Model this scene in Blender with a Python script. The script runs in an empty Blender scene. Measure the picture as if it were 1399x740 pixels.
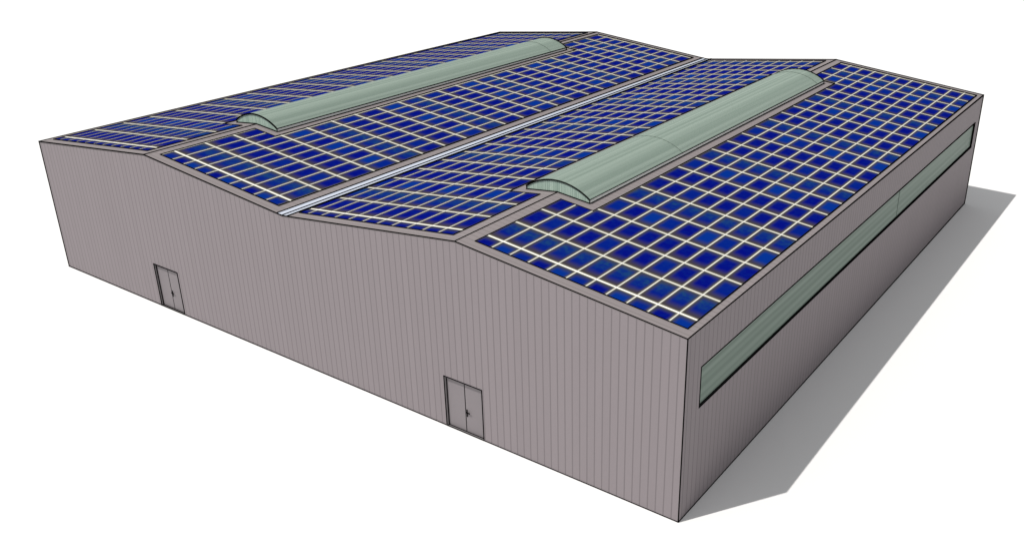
import bpy, bmesh, math
from mathutils import Vector

scene = bpy.context.scene
COL = scene.collection

# ------------------------------------------------------------------ sizes (metres)
EAVE = 7.437
RX = (0.0, -9.986, -19.97, -29.937, -39.96)          # eave, ridge, valley, ridge, eave
RZ = (EAVE, 8.557, 7.435, 8.446, EAVE)
LEN = 39.96
ROOT = Vector((-20.0, 20.0, 0.0))                     # middle of the building's base


def roof_z(x):
    for i in range(4):
        if RX[i + 1] - 1e-6 <= x <= RX[i] + 1e-6:
            t = (x - RX[i]) / (RX[i + 1] - RX[i])
            return RZ[i] + t * (RZ[i + 1] - RZ[i])
    return EAVE


# ------------------------------------------------------------------ materials
def new_mat(name):
    m = bpy.data.materials.new(name)
    m.use_nodes = True
    nt = m.node_tree
    b = nt.nodes['Principled BSDF']
    return m, nt, b


def N(nt, typ, **kw):
    n = nt.nodes.new(typ)
    for k, v in kw.items():
        setattr(n, k, v)
    return n


def math_node(nt, op, a, b=None, clamp=False):
    n = N(nt, 'ShaderNodeMath', operation=op, use_clamp=clamp)
    for i, v in enumerate((a, b)):
        if v is None:
            continue
        if isinstance(v, (int, float)):
            n.inputs[i].default_value = v
        else:
            nt.links.new(v, n.inputs[i])
    return n.outputs[0]


def smooth(nt, v, lo, hi):
    n = N(nt, 'ShaderNodeMapRange', interpolation_type='SMOOTHSTEP')
    nt.links.new(v, n.inputs['Value'])
    n.inputs['From Min'].default_value = lo
    n.inputs['From Max'].default_value = hi
    return n.outputs['Result']


def mix(nt, fac, a, b, blend='MIX'):
    n = N(nt, 'ShaderNodeMix', data_type='RGBA', blend_type=blend)
    for sock, v in ((n.inputs[0], fac), (n.inputs[6], a), (n.inputs[7], b)):
        if isinstance(v, (int, float)):
            sock.default_value = v
        elif isinstance(v, tuple):
            sock.default_value = v if len(v) == 4 else (*v, 1)
        else:
            nt.links.new(v, sock)
    return n.outputs[2]


def plain(name, col, rough=0.6, spec=0.2, vary=0.0, metal=0.0):
    m, nt, b = new_mat(name)
    b.inputs['Roughness'].default_value = rough
    b.inputs['Specular IOR Level'].default_value = spec
    b.inputs['Metallic'].default_value = metal
    if vary:
        tc = N(nt, 'ShaderNodeTexCoord')
        no = N(nt, 'ShaderNodeTexNoise')
        no.inputs['Scale'].default_value = 1.7
        no.inputs['Detail'].default_value = 5
        nt.links.new(tc.outputs['Object'], no.inputs['Vector'])
        c = mix(nt, no.outputs['Fac'], tuple(x * (1 - vary) for x in col), tuple(x * (1 + vary) for x in col))
        nt.links.new(c, b.inputs['Base Color'])
    else:
        b.inputs['Base Color'].default_value = (*col, 1)
    return m


def cladding(name, axis, col, offset, pitch=0.332, line=0.028, dark=0.71):
    """Sheet steel cladding: narrow joints every pitch metres along one axis, slight tone steps."""
    m, nt, b = new_mat(name)
    b.inputs['Roughness'].default_value = 0.65
    b.inputs['Specular IOR Level'].default_value = 0.12
    tc = N(nt, 'ShaderNodeTexCoord')
    sx = N(nt, 'ShaderNodeSeparateXYZ')
    nt.links.new(tc.outputs['Object'], sx.inputs[0])
    p = math_node(nt, 'DIVIDE', math_node(nt, 'ADD', sx.outputs[axis], offset), pitch)
    fr = math_node(nt, 'FRACT', p)
    tri = math_node(nt, 'MULTIPLY', math_node(nt, 'ABSOLUTE', math_node(nt, 'SUBTRACT', fr, 0.5)), pitch)
    # tri is pitch/2 at the joint, 0 in the middle of a sheet
    jt = smooth(nt, tri, pitch / 2 - line * 1.3, pitch / 2 - line * 0.35)
    fl = math_node(nt, 'FLOOR', p)
    wn = N(nt, 'ShaderNodeTexWhiteNoise', noise_dimensions='1D')
    nt.links.new(fl, wn.inputs['W'])
    no = N(nt, 'ShaderNodeTexNoise')
    no.inputs['Scale'].default_value = 0.35
    no.inputs['Detail'].default_value = 6
    nt.links.new(tc.outputs['Object'], no.inputs['Vector'])
    tone = math_node(nt, 'ADD', math_node(nt, 'MULTIPLY', wn.outputs['Value'], 0.07),
                     math_node(nt, 'MULTIPLY', no.outputs['Fac'], 0.06))
    base = mix(nt, math_node(nt, 'MULTIPLY', tone, 7.0, True), tuple(c * 0.965 for c in col), tuple(c * 1.035 for c in col))
    cc = mix(nt, jt, base, tuple(c * dark for c in col))
    nt.links.new(cc, b.inputs['Base Color'])
    bp = N(nt, 'ShaderNodeBump', invert=True)
    bp.inputs['Strength'].default_value = 0.15
    bp.inputs['Distance'].default_value = 0.01
    nt.links.new(jt, bp.inputs['Height'])
    nt.links.new(bp.outputs['Normal'], b.inputs['Normal'])
    return m


CLADC = (0.230, 0.203, 0.213)
M_front = cladding('cladding_front', 0, CLADC, -20.0 + 0.296 + 33.2)
M_side = cladding('cladding_side', 1, CLADC, 20.0 + 0.1)
M_roof = cladding('cladding_roof', 1, (0.252, 0.224, 0.226), 20.0 + 0.1, dark=0.78)
M_line = plain('black_trim', (0.004, 0.004, 0.004), 0.8, 0.0)
M_door = plain('door_paint', (0.206, 0.186, 0.195), 0.55, 0.15, 0.02)
M_jamb = plain('door_jamb', (0.21, 0.195, 0.20), 0.6, 0.1)
M_gutter = plain('gutter_zinc', (0.54, 0.585, 0.68), 0.5, 0.2, 0.03)
M_curb = plain('skylight_curb', (0.80, 0.82, 0.79), 0.5, 0.2)
M_sill = plain('window_sill', (0.03, 0.032, 0.03), 0.6, 0.1)
M_back = plain('panel_backing', (0.92, 0.91, 0.85), 0.7, 0.0)
M_joint = plain('sheet_joint', (0.12, 0.15, 0.13), 0.7, 0.0)
M_ground = plain('ground_white', (0.82, 0.82, 0.815), 0.9, 0.0)


def polycarbonate(name, a, b_, scale, seed=0.0):
    """Sage-green ribbed sheet; ribs run along UV v, u is metres across the ribs."""
    m, nt, b = new_mat(name)
    b.inputs['Roughness'].default_value = 0.5
    b.inputs['Specular IOR Level'].default_value = 0.1
    uv = N(nt, 'ShaderNodeUVMap')
    sp = N(nt, 'ShaderNodeSeparateXYZ')
    nt.links.new(uv.outputs[0], sp.inputs[0])
    cb = N(nt, 'ShaderNodeCombineXYZ')
    nt.links.new(math_node(nt, 'ADD', sp.outputs[0], seed), cb.inputs[0])
    nt.links.new(math_node(nt, 'MULTIPLY', sp.outputs[1], 0.004), cb.inputs[1])
    n1 = N(nt, 'ShaderNodeTexNoise')
    n1.inputs['Scale'].default_value = scale
    n1.inputs['Detail'].default_value = 4
    n1.inputs['Roughness'].default_value = 0.6
    nt.links.new(cb.outputs[0], n1.inputs['Vector'])
    wv = N(nt, 'ShaderNodeTexWave', wave_type='BANDS', bands_direction='X')
    wv.inputs['Scale'].default_value = scale * 0.32
    nt.links.new(cb.outputs[0], wv.inputs['Vector'])
    f = math_node(nt, 'ADD', math_node(nt, 'MULTIPLY', smooth(nt, n1.outputs['Fac'], 0.34, 0.66), 0.65),
                  math_node(nt, 'MULTIPLY', wv.outputs['Fac'], 0.35))
    c = mix(nt, f, a, b_)
    nt.links.new(c, b.inputs['Base Color'])
    return m


M_poly = polycarbonate('skylight_sheet', (0.182, 0.240, 0.202), (0.280, 0.348, 0.300), 3.6)
M_polyend = polycarbonate('skylight_end', (0.22, 0.31, 0.26), (0.40, 0.50, 0.43), 9.0, 3.0)
M_glass = polycarbonate('window_sheet', (0.120, 0.162, 0.137), (0.200, 0.250, 0.216), 2.8, 7.0)


def cell_material():
    """Blue crystalline solar cell: brownish rim, blotchy core, tone stored per cell."""
    m, nt, b = new_mat('solar_cell')
    b.inputs['Roughness'].default_value = 0.35
    b.inputs['Specular IOR Level'].default_value = 0.0
    uv = N(nt, 'ShaderNodeUVMap')
    sp = N(nt, 'ShaderNodeSeparateXYZ')
    nt.links.new(uv.outputs[0], sp.inputs[0])
    u = math_node(nt, 'MULTIPLY', sp.outputs[0], 0.848)
    v = math_node(nt, 'MULTIPLY', sp.outputs[1], 1.722)
    ui = math_node(nt, 'SUBTRACT', 0.848, u)
    vi = math_node(nt, 'SUBTRACT', 1.722, v)
    tc = N(nt, 'ShaderNodeTexCoord')
    no = N(nt, 'ShaderNodeTexNoise')
    no.inputs['Scale'].default_value = 2.6
    no.inputs['Detail'].default_value = 4
    no.inputs['Roughness'].default_value = 0.6
    nt.links.new(tc.outputs['Object'], no.inputs['Vector'])
    wob = math_node(nt, 'MULTIPLY', math_node(nt, 'SUBTRACT', no.outputs['Fac'], 0.5), 0.16)
    uw = math_node(nt, 'ADD', u, math_node(nt, 'MULTIPLY', wob, 0.5))
    uiw = math_node(nt, 'ADD', ui, math_node(nt, 'MULTIPLY', wob, 0.5))
    vw = math_node(nt, 'ADD', v, wob)
    viw = math_node(nt, 'ADD', vi, wob)
    core = math_node(nt, 'MULTIPLY',
                     math_node(nt, 'MULTIPLY', smooth(nt, uw, 0.03, 0.26), smooth(nt, uiw, 0.02, 0.20)),
                     math_node(nt, 'MULTIPLY', smooth(nt, vw, 0.08, 0.66), smooth(nt, viw, 0.04, 0.44)))
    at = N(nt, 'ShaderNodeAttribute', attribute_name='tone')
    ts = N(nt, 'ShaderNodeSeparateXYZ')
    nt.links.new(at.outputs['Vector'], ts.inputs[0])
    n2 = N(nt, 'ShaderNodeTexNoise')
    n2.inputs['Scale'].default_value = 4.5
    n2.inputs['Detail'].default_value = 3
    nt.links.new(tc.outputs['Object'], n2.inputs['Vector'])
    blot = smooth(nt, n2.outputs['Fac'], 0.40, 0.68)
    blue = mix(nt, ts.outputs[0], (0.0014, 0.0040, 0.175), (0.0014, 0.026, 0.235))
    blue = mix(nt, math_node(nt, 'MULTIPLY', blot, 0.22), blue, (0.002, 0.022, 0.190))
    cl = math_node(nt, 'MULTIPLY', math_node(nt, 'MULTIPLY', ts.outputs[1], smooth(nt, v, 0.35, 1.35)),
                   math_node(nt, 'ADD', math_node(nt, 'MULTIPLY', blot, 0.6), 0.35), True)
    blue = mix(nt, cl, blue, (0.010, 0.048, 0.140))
    rim = mix(nt, smooth(nt, v, 0.3, 1.3), (0.052, 0.043, 0.043), (0.044, 0.046, 0.056))
    c = mix(nt, core, rim, blue)
    # cream edge glow beside the white grid lines, painted into the cell colour
    e = math_node(nt, 'MULTIPLY', math_node(nt, 'MULTIPLY', smooth(nt, u, 0.02, 0.075), smooth(nt, ui, 0.02, 0.075)),
                  math_node(nt, 'MULTIPLY', smooth(nt, v, 0.035, 0.14), smooth(nt, vi, 0.035, 0.13)))
    c = mix(nt, e, (0.30, 0.29, 0.23), c)
    nt.links.new(c, b.inputs['Base Color'])
    return m


M_cell = cell_material()


# ------------------------------------------------------------------ mesh helpers
def link(name, bm, mat, parent=None, shift=ROOT):
    bmesh.ops.recalc_face_normals(bm, faces=bm.faces)
    me = bpy.data.meshes.new(name)
    bm.to_mesh(me)
    bm.free()
    if shift is not None:
        for v in me.vertices:
            v.co -= shift
    me.materials.append(mat)
    o = bpy.data.objects.new(name, me)
    COL.objects.link(o)
    if parent is not None:
        o.parent = parent
    return o


def prism(bm, pts, off):
    """Closed solid from a polygon (3-D points) swept by the vector off."""
    a = [bm.verts.new(p) for p in pts]
    b = [bm.verts.new(Vector(p) + Vector(off)) for p in pts]
    n = len(pts)
    bm.faces.new(a)
    bm.faces.new(list(reversed(b)))
    for i in range(n):
        j = (i + 1) % n
        bm.faces.new((a[j], a[i], b[i], b[j]))


def box(bm, x0, x1, y0, y1, z0, z1):
    prism(bm, [(x0, y0, z0), (x1, y0, z0), (x1, y1, z0), (x0, y1, z0)], (0, 0, z1 - z0))


def gauge(p, k=1.0):
    """Trim gauge: the strips along the front are narrower than those at the rear and far gable."""
    return k * (0.048 + 0.00140 * max(p[1], 0) + 0.0008 * max(-p[0], 0))


def strip(bm, pts, k=1.0, closed=False):
    """Six-sided trim bar along a polyline."""
    pts = [Vector(p) for p in pts]
    n = len(pts)
    rings = []
    for i in range(n):
        if closed:
            d = (pts[(i + 1) % n] - pts[i - 1])
        else:
            d = pts[min(i + 1, n - 1)] - pts[max(i - 1, 0)]
        d.normalize()
        up = Vector((0, 0, 1)) if abs(d.z) < 0.9 else Vector((0, 1, 0))
        s = d.cross(up).normalized()
        u = s.cross(d).normalized()
        r = gauge(pts[i], k) / 2
        ext = Vector((0, 0, 0))
        if not closed and i == 0:
            ext = -d * r * 0.7
        if not closed and i == n - 1:
            ext = d * r * 0.7
        rings.append([bm.verts.new(pts[i] + ext + (s * math.cos(a) + u * math.sin(a)) * r)
                      for a in [math.pi / 6 + q * math.pi / 3 for q in range(6)]])
    m = n if closed else n - 1
    for i in range(m):
        a, b = rings[i], rings[(i + 1) % n]
        for q in range(6):
            bm.faces.new((a[q], a[(q + 1) % 6], b[(q + 1) % 6], b[q]))
    if not closed:
        bm.faces.new(list(reversed(rings[0])))
        bm.faces.new(rings[-1])


def trim(name, parent, lines, k=1.0, closed=False, mat=None):
    bm = bmesh.new()
    for pts in lines:
        strip(bm, pts, k, closed)
    return link(name, bm, mat or M_line, parent)


def thing(name, label, cat, loc=ROOT):
    o = bpy.data.objects.new(name, None)
    o.location = loc
    o.empty_display_size = 0.5
    COL.objects.link(o)
    o['label'] = label
    o['category'] = cat
    return o


# ------------------------------------------------------------------ ground
bm = bmesh.new()
S = 1500.0
vs = [bm.verts.new(p) for p in ((-S, -S, 0), (S, -S, 0), (S, S, 0), (-S, S, 0))]
bm.faces.new(vs)
g = link('ground', bm, M_ground, None, None)
g['kind'] = 'structure'
g['label'] = 'plain white paved ground around the warehouse'

# ------------------------------------------------------------------ warehouse
W = thing('warehouse', 'long grey-beige double gabled warehouse with ribbed sheet cladding standing on white ground', 'warehouse')
RT = 0.05                                              # roof sheet thickness
DOORS = ((-11.0, -9.0), (-31.0, -29.0))
DH = 2.385


def wall_top(x):
    return roof_z(x) - RT


# front wall with two door openings (bottom outline runs through the openings)
pts = [(0, 0, 0)]
pts += [(RX[i], 0, RZ[i] - RT) for i in range(5)]
pts += [(RX[4], 0, 0)]
for d in reversed(DOORS):
    pts += [(d[0], 0, 0), (d[0], 0, DH), (d[1], 0, DH), (d[1], 0, 0)]
bm = bmesh.new()
prism(bm, pts, (0, 0.2, 0))
link('wall', bm, M_front, W)
# rear wall
bm = bmesh.new()
pts = [(0, LEN, 0)] + [(RX[i], LEN, RZ[i] - RT) for i in range(5)] + [(RX[4], LEN, 0)]
prism(bm, pts, (0, -0.2, 0))
link('wall', bm, M_front, W)
# left wall
bm = bmesh.new()
box(bm, RX[4], RX[4] + 0.2, 0.2, LEN - 0.2, 0, EAVE - RT)
link('wall', bm, M_side, W)
# right wall with the long window opening
WY0, WY1, WZ0, WZ1 = 1.122, 38.85, 4.232, 5.855
bm = bmesh.new()
ys = (0.2, WY0, WY1, LEN - 0.2)
zs = (0.0, WZ0, WZ1, EAVE - RT)
for side in (0.0, -0.2):
    grid = [[bm.verts.new((side, y, z)) for z in zs] for y in ys]
    for i in range(3):
        for j in range(3):
            if i == 1 and j == 1:
                continue
            bm.faces.new((grid[i][j], grid[i + 1][j], grid[i + 1][j + 1], grid[i][j + 1]))
    if side == 0.0:
        g0 = grid
    else:
        g1 = grid
hole = [(1, 1), (2, 1), (2, 2), (1, 2)]
outer = [(0, 0), (1, 0), (2, 0), (3, 0), (3, 1), (3, 2), (3, 3), (2, 3), (1, 3), (0, 3), (0, 2), (0, 1)]
for loop in (hole, outer):
    for q in range(len(loop)):
        (a, b), (c, d) = loop[q], loop[(q + 1) % len(loop)]
        bm.faces.new((g0[a][b], g0[c][d], g1[c][d], g1[a][b]))
link('wall', bm, M_side, W)

# roof slopes
for i in range(4):
    bm = bmesh.new()
    a, b = (RX[i], RZ[i]), (RX[i + 1], RZ[i + 1])
    prism(bm, [(a[0], 0, a[1]), (b[0], 0, b[1]), (b[0], 0, b[1] - RT), (a[0], 0, a[1] - RT)], (0, LEN, 0))
    link('roof', bm, M_roof, W)

# dark edge trims
front_line = [(RX[i], 0, RZ[i]) for i in range(5)]
back_line = [(RX[i], LEN, RZ[i]) for i in range(5)]
trim('verge_trim', W, [[front_line[i], front_line[i + 1]] for i in range(4)])
trim('verge_trim', W, [[back_line[i], back_line[i + 1]] for i in range(4)], 0.95)
for i in (0, 4):
    trim('eave_trim', W, [[front_line[i], back_line[i]]])
for i in (1, 3):
    trim('ridge_trim', W, [[front_line[i], back_line[i]]])
for x, y in ((0, 0), (0, LEN), (RX[4], 0), (RX[4], LEN)):
    trim('corner_trim', W, [[(x, y, 0.012), (x, y, EAVE)]])
segs = [(0, -9.0), (-11.0, -29.0), (-31.0, RX[4])]
trim('base_trim', W, [[(a, 0, 0.01), (b, 0, 0.01)] for a, b in segs])
trim('base_trim', W, [[(0, 0, 0.01), (0, LEN, 0.01)]])
trim('base_trim', W, [[(RX[4], 0, 0.01), (RX[4], LEN, 0.01)]])
trim('base_trim', W, [[(RX[4], LEN, 0.01), (0, LEN, 0.01)]])

# valley gutter: a pale folded lining in the valley with dark upstands
GX0, GX1, XV = -20.315, -19.64, RX[2]
bm = bmesh.new()
gp = [(GX0, roof_z(GX0)), (XV, RZ[2]), (GX1, roof_z(GX1))]
for (xa, za), (xb, zb) in ((gp[0], gp[1]), (gp[1], gp[2])):
    prism(bm, [(xa, 0.03, za + 0.002), (xb, 0.03, zb + 0.002), (xb, 0.03, zb + 0.014), (xa, 0.03, za + 0.014)], (0, LEN - 0.06, 0))
gut = link('gutter', bm, M_gutter, W)
trim('gutter_edge', gut, [[(GX0, 0, roof_z(GX0) + 0.02), (GX0, LEN, roof_z(GX0) + 0.02)]], 1.0)
trim('gutter_edge', gut, [[(GX1, 0, roof_z(GX1) + 0.02), (GX1, LEN, roof_z(GX1) + 0.02)]], 1.0)
trim('gutter_fold', gut, [[(XV, 0, RZ[2] + 0.025), (XV, LEN, RZ[2] + 0.025)]], 0.9)

# doors
REC = 0.10
for (x0, x1) in DOORS:
    xm = (x0 + x1) / 2
    bm = bmesh.new()                                   # lining of the opening
    e = 0.045
    box(bm, x0 + 0.002, x0 + e, 0.004, 0.18, 0.0, DH - 0.003)
    box(bm, x1 - e, x1 - 0.002, 0.06, 0.18, 0.0, DH - 0.003)
    box(bm, x0 + e, x1 - e, 0.004, 0.18, DH - e, DH - 0.003)
    dr = link('door', bm, M_jamb, W)
    for a, b in ((x0 + e, xm - 0.012), (xm + 0.012, x1 - e)):
        bm = bmesh.new()
        box(bm, a + 0.004, b, REC, REC + 0.05, 0.012, DH - e - 0.004)
        bmesh.ops.bevel(bm, geom=bm.edges[:], offset=0.004, segments=1, affect='EDGES')
        link('door_leaf', bm, M_door, dr)
    bm = bmesh.new()                                   # gap between the leaves, backed dark
    box(bm, xm - 0.02, xm + 0.02, REC - 0.004, REC + 0.07, 0.012, DH - e - 0.006)
    link('astragal', bm, M_line, dr)
    bm = bmesh.new()
    box(bm, x0 + e, x1 - e, -0.012, REC + 0.06, 0.002, 0.012)
    link('threshold', bm, M_jamb, dr)
    trim('outline', dr, [[(x0, 0, 0), (x0, 0, DH)], [(x0, 0, DH), (x1, 0, DH)], [(x1, 0, DH), (x1, 0, 0)],
                         [(x0 + e, REC - 0.01, 0), (x0 + e, REC - 0.01, DH - e)],
                         [(x0 + e, REC - 0.005, 0.014), (x1, REC - 0.005, 0.014)],
                         [(x0, -0.005, 0.012), (x1, -0.005, 0.012)]], 0.95)
    bm = bmesh.new()                                   # lever handle on a long plate
    hx = xm + 0.075
    box(bm, hx - 0.03, hx + 0.03, REC - 0.014, REC - 0.001, 0.76, 1.11)
    box(bm, hx - 0.012, hx + 0.012, REC - 0.07, REC - 0.014, 0.985, 1.015)
    box(bm, hx - 0.012, hx + 0.20, REC - 0.085, REC - 0.055, 0.975, 1.025)
    bmesh.ops.bevel(bm, geom=bm.edges[:], offset=0.003, segments=1, affect='EDGES')
    link('handle', bm, M_line, dr)

# long strip window in the right wall
REW = 0.07
bm = bmesh.new()
uvl = bm.loops.layers.uv.new('UVMap')
box(bm, -REW - 0.03, -REW, WY0, WY1, WZ0, WZ1)
for f in bm.faces:
    for l in f.loops:
        l[uvl].uv = (l.vert.co.z, l.vert.co.y)
win = link('window', bm, M_glass, W)
bm = bmesh.new()
box(bm, -REW, -0.004, WY0 + 0.002, WY1 - 0.002, WZ0 + 0.002, WZ0 + 0.014)
link('sill', bm, M_sill, win)
trim('frame', win, [[(0, WY0, WZ0), (0, WY1, WZ0)], [(0, WY1, WZ0), (0, WY1, WZ1)], [(0, WY1, WZ1), (0, WY0, WZ1)],
                    [(0, WY0, WZ1), (0, WY0, WZ0)], [(-REW + 0.005, WY0, WZ0 + 0.012), (-REW + 0.005, WY1, WZ0 + 0.012)],
                    [(-REW + 0.005, WY1, WZ0), (-REW + 0.005, WY1, WZ1)]], 0.95)
trim('sheet_joint', win, [[(-REW + 0.002, 23.43, WZ0 + 0.02), (-REW + 0.002, 23.43, WZ1)]], 0.5, mat=M_joint)


# barrel vault skylights on the ridges
def skylight(ridge, joints):
    xr, zr = RX[ridge], RZ[ridge]
    hw, y0, y1 = 1.667, 6.66, 33.33
    zl, zrr = roof_z(xr - hw), roof_z(xr + hw)
    zt = min(zl, zrr) + 0.172                          # springing line
    sag = 0.535
    R = (hw * hw + sag * sag) / (2 * sag)
    a0 = math.asin(hw / R)
    n = 96

    def arc(t, dr=0.0):
        a = -a0 + 2 * a0 * t
        return xr + (R + dr) * math.sin(a), zt + sag - R + (R + dr) * math.cos(a)

    bm = bmesh.new()
    uvl = bm.loops.layers.uv.new('UVMap')
    rows = []
    for y in (y0, y1):
        rows.append([bm.verts.new((arc(i / n, 0.007 * math.cos(i / n * 2 * math.pi * 14))[0], y,
                                   arc(i / n, 0.007 * math.cos(i / n * 2 * math.pi * 14))[1])) for i in range(n + 1)])
    for i in range(n):
        f = bm.faces.new((rows[0][i], rows[0][i + 1], rows[1][i + 1], rows[1][i]))
        f.smooth = True
        for l, (du, dv) in zip(f.loops, ((i, y0), (i + 1, y0), (i + 1, y1), (i, y1))):
            l[uvl].uv = (du / n * 2 * a0 * R, dv)
    sk = link('skylight', bm, M_poly, W)
    for y, dy in ((y0 + 0.01, 0.02), (y1 - 0.03, 0.02)):
        bm = bmesh.new()
        uvl = bm.loops.layers.uv.new('UVMap')
        p = [(xr - hw, y, zl), (xr, y, zr), (xr + hw, y, zrr)]
        p += [(arc(1 - i / 32)[0], y, arc(1 - i / 32)[1] - 0.012) for i in range(33)]
        prism(bm, p, (0, dy, 0))
        for f in bm.faces:
            for l in f.loops:
                l[uvl].uv = (l.vert.co.x, l.vert.co.z)
        link('end_panel', bm, M_polyend, sk)
    for s, zz in ((-1, zl), (1, zrr)):
        bm = bmesh.new()
        xa, xb = xr + s * (hw - 0.05), xr + s * (hw - 0.004)
        box(bm, min(xa, xb), max(xa, xb), y0 + 0.04, y1 - 0.04, zz - 0.01, zt - 0.004)
        link('curb', bm, M_curb, sk)
        x = xr + s * hw
        trim('edge_trim', sk, [[(x, y0, zt), (x, y1, zt)], [(x, y0, zz + 0.01), (x, y1, zz + 0.01)],
                               [(x, y0, zz), (x, y0, zt)], [(x, y1, zz), (x, y1, zt)]], 0.68)
    for y in (y0, y1):
        trim('arch_trim', sk, [[(arc(i / 24)[0], y, arc(i / 24)[1]) for i in range(25)],
                               [(xr - hw, y, zl + 0.01), (xr, y, zr + 0.01)], [(xr, y, zr + 0.01), (xr + hw, y, zrr + 0.01)]], 1.1)
    for y in joints:
        trim('sheet_joint', sk, [[(arc(i / 40, 0.003)[0], y, arc(i / 40, 0.003)[1]) for i in range(41)]], 0.45, mat=M_joint)
    return sk


skylight(1, (14.75, 32.25))
skylight(3, (31.4,))

# ------------------------------------------------------------------ solar arrays
CAM = Vector((12.366823, -24.332695, 22.083188))
YN, YF, NY0, NY1 = 0.55, 39.40, 6.125, 33.86
PC, PR = 0.848, 1.722


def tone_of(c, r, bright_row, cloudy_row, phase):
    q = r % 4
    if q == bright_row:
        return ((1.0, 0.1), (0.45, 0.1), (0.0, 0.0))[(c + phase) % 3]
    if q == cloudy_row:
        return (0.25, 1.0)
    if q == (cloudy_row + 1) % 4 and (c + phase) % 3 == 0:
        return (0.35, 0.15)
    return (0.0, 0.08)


def solar_array(label, slope, xe, xn, xr, col0, row0, bright_row, cloudy_row, phase, thick_row=None):
    """xe: edge towards eave or valley, xn: edge beside the skylight, xr: edge beside the ridge."""
    s = 1 if xr > xe else -1
    lo, hi = min(xe, xr), max(xe, xr)
    i0 = slope - 1
    # slope frame: point on the roof plus a lift along the normal
    dx, dz = RX[i0 + 1] - RX[i0], RZ[i0 + 1] - RZ[i0]
    nrm = Vector((-dz, 0, dx)).normalized()
    if nrm.z < 0:
        nrm = -nrm

    def P(x, y, lift):
        z = RZ[i0] + (x - RX[i0]) / dx * dz
        return Vector((x, y, z)) + nrm * lift

    base = Vector(((lo + hi) / 2, 20.0, roof_z((lo + hi) / 2)))
    T = thing('solar_array', label, 'solar array', base)
    T['group'] = 'solar arrays on the warehouse roof'
    outline = [(xe, YN), (xr, YN), (xr, NY0), (xn, NY0), (xn, NY1), (xr, NY1), (xr, YF), (xe, YF)]
    bm = bmesh.new()
    prism(bm, [P(x, y, 0.004) for x, y in outline], nrm * 0.010)
    link('backing_sheet', bm, M_back, T, base)
    bm = bmesh.new()
    for q in range(8):
        a, b = outline[q], outline[(q + 1) % 8]
        strip(bm, [P(*a, 0.018), P(*b, 0.018)], 0.92)
    link('frame', bm, M_line, T, base)

    cols = []
    k = -60
    while True:
        a = col0 + k * PC
        if a > hi:
            break
        if a + PC > lo + 0.03 and a < hi - 0.03:
            cols.append((k, a))
        k += 1
    rows = []
    for r in range(-1, 24):
        a = row0 + r * PR
        if a < YF - 0.03 and a + PR > YN + 0.03:
            rows.append((r, a))
    g, gr = 0.015, 0.025
    cells = []
    for ck, ca in cols:
        cidx = int(round((ca - (hi if slope in (2, 4) else lo)) / PC))
        for r, ra in rows:
            gb = 0.042 if r == 0 else gr
            gt = 0.042 if r == -1 else gr
            x0, x1 = max(ca + g, lo), min(ca + PC - g, hi)
            y0, y1 = max(ra + gb, YN), min(ra + PR - gt, YF)
            if x1 - x0 < 0.03 or y1 - y0 < 0.03:
                continue
            # cut the cell against the skylight notch
            rects = [(x0, x1, y0, y1)]
            nlo, nhi = min(xn, xr), max(xn, xr)
            if x1 > nlo and x0 < nhi and y1 > NY0 and y0 < NY1:
                rects = []
                pieces = []
                if s > 0 and x0 < nlo - 0.03:
                    pieces.append((x0, nlo, y0, y1))
                if s < 0 and x1 > nhi + 0.03:
                    pieces.append((nhi, x1, y0, y1))
                xa, xb = max(x0, nlo), min(x1, nhi)
                if y0 < NY0 - 0.03:
                    pieces.append((xa, xb, y0, NY0))
                if y1 > NY1 + 0.03:
                    pieces.append((xa, xb, NY1, y1))
                rects = pieces
            if not rects:
                continue
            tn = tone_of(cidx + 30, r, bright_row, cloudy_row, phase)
            area = sum((b - a) * (d - c) for a, b, c, d in rects)
            cx = sum((a + b) / 2 for a, b, c, d in rects) / len(rects)
            cy = sum((c + d) / 2 for a, b, c, d in rects) / len(rects)
            pc = P(cx, cy, 0.02)
            v = CAM - pc
            size = area * abs(v.normalized().dot(nrm)) / v.length_squared
            if slope == 4 and cx > -33.2 and cy > 7.5:
                size *= 0.02                           # stands behind the skylight vault
            if slope == 2 and cx > -12.6 and cy > 7.5:
                size *= 0.3
            cells.append((size, ca, ra, rects, tn))
    cells.sort(key=lambda t: -t[0])

    def build(group, name):
        bm = bmesh.new()
        uvl = bm.loops.layers.uv.new('UVMap')
        tl = bm.verts.layers.float_vector.new('tone')
        for size, ca, ra, rects, tn in group:
            for a, b, c, d in rects:
                q = [(a, c), (b, c), (b, d), (a, d)]
                n0 = len(bm.verts)
                prism(bm, [P(x, y, 0.0142) for x, y in q], nrm * 0.004)
                bm.verts.ensure_lookup_table()
                for i in range(n0, len(bm.verts)):
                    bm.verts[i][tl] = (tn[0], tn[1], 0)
                for i in range(n0, len(bm.verts)):
                    vv = bm.verts[i]
                    for l in vv.link_loops:
                        w = vv.co
                        l[uvl].uv = ((w.x - ca) / PC, (w.y - ra) / PR)
        return link(name, bm, M_cell, T, base)

    for c in cells[:100]:
        build([c], 'solar_cell')
    if cells[100:]:
        o = build(cells[100:], 'solar_cell')
        o['kind'] = 'stuff'
    print(label, len(cells))
    return T


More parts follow.
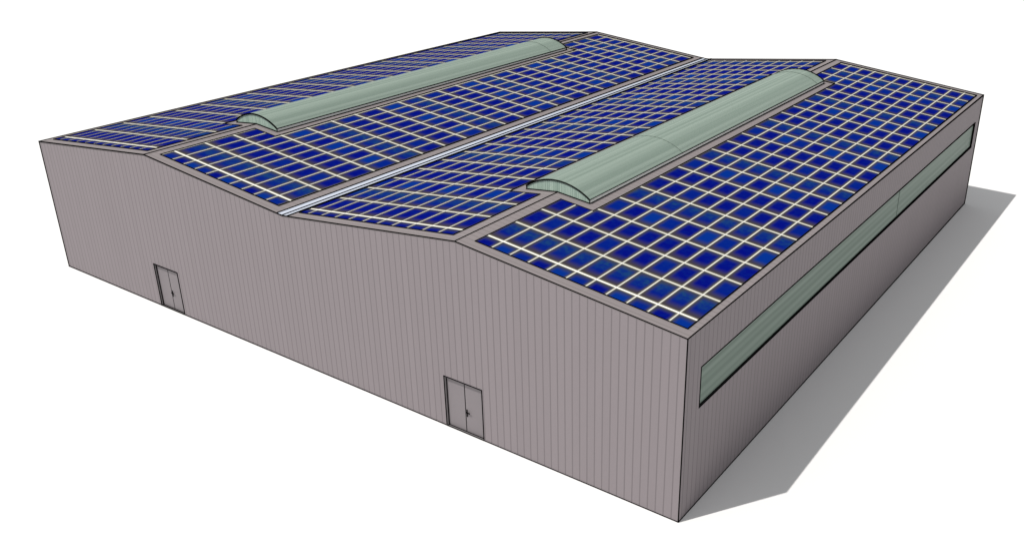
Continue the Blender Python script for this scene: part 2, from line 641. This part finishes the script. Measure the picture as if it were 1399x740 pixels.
solar_array('blue gridded solar array on the right-hand outer roof slope, above the long strip window', 1,
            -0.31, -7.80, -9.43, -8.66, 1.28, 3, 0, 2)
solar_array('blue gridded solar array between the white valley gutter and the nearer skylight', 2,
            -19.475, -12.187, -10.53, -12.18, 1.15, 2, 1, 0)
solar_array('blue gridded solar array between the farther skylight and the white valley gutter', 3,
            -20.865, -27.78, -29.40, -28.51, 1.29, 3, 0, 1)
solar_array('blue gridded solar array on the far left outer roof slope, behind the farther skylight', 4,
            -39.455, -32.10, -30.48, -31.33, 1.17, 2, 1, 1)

# ------------------------------------------------------------------ camera
cd = bpy.data.cameras.new('camera')
cam = bpy.data.objects.new('camera', cd)
COL.objects.link(cam)
yaw, pitch = 2.170315, -0.421977
fwd = Vector((math.cos(pitch) * math.cos(yaw), math.cos(pitch) * math.sin(yaw), math.sin(pitch)))
cam.location = CAM
cam.rotation_euler = fwd.to_track_quat('-Z', 'Y').to_euler()
cd.sensor_width = 36.0
cd.lens = 1285.27318 * 36.0 / 1399.0
cd.shift_x = -92.944 / 1399.0
cd.shift_y = -2.255 / 1399.0
cd.clip_start = 0.5
cd.clip_end = 6000.0
scene.camera = cam

# ------------------------------------------------------------------ daylight
sun_dir = Vector((-2.5076, -3.8112, 7.437)).normalized()
sd = bpy.data.lights.new('sun', 'SUN')
sd.energy = 3.3
sd.angle = math.radians(0.5)
sd.color = (1.0, 0.975, 0.94)
so = bpy.data.objects.new('sun', sd)
so.rotation_euler = (-sun_dir).to_track_quat('-Z', 'Y').to_euler()
so.location = sun_dir * 60
COL.objects.link(so)

w = bpy.data.worlds.new('World')
scene.world = w
w.use_nodes = True
nt = w.node_tree
bg = nt.nodes['Background']
sky = nt.nodes.new('ShaderNodeTexSky')
sky.sky_type = 'NISHITA'
sky.sun_disc = False
sky.sun_elevation = math.asin(sun_dir.z)
sky.sun_rotation = math.atan2(sun_dir.x, sun_dir.y)
sky.air_density = 1.0
sky.dust_density = 0.4
sky.ozone_density = 1.0
hs = nt.nodes.new('ShaderNodeHueSaturation')
hs.inputs['Saturation'].default_value = 0.05
nt.links.new(sky.outputs[0], hs.inputs['Color'])
nt.links.new(hs.outputs[0], bg.inputs['Color'])
bg.inputs['Strength'].default_value = 0.124

scene.view_settings.view_transform = 'Standard'
scene.view_settings.look = 'None'
scene.view_settings.exposure = 0.0
scene.view_settings.gamma = 1.0
scene.view_settings.use_curve_mapping = False
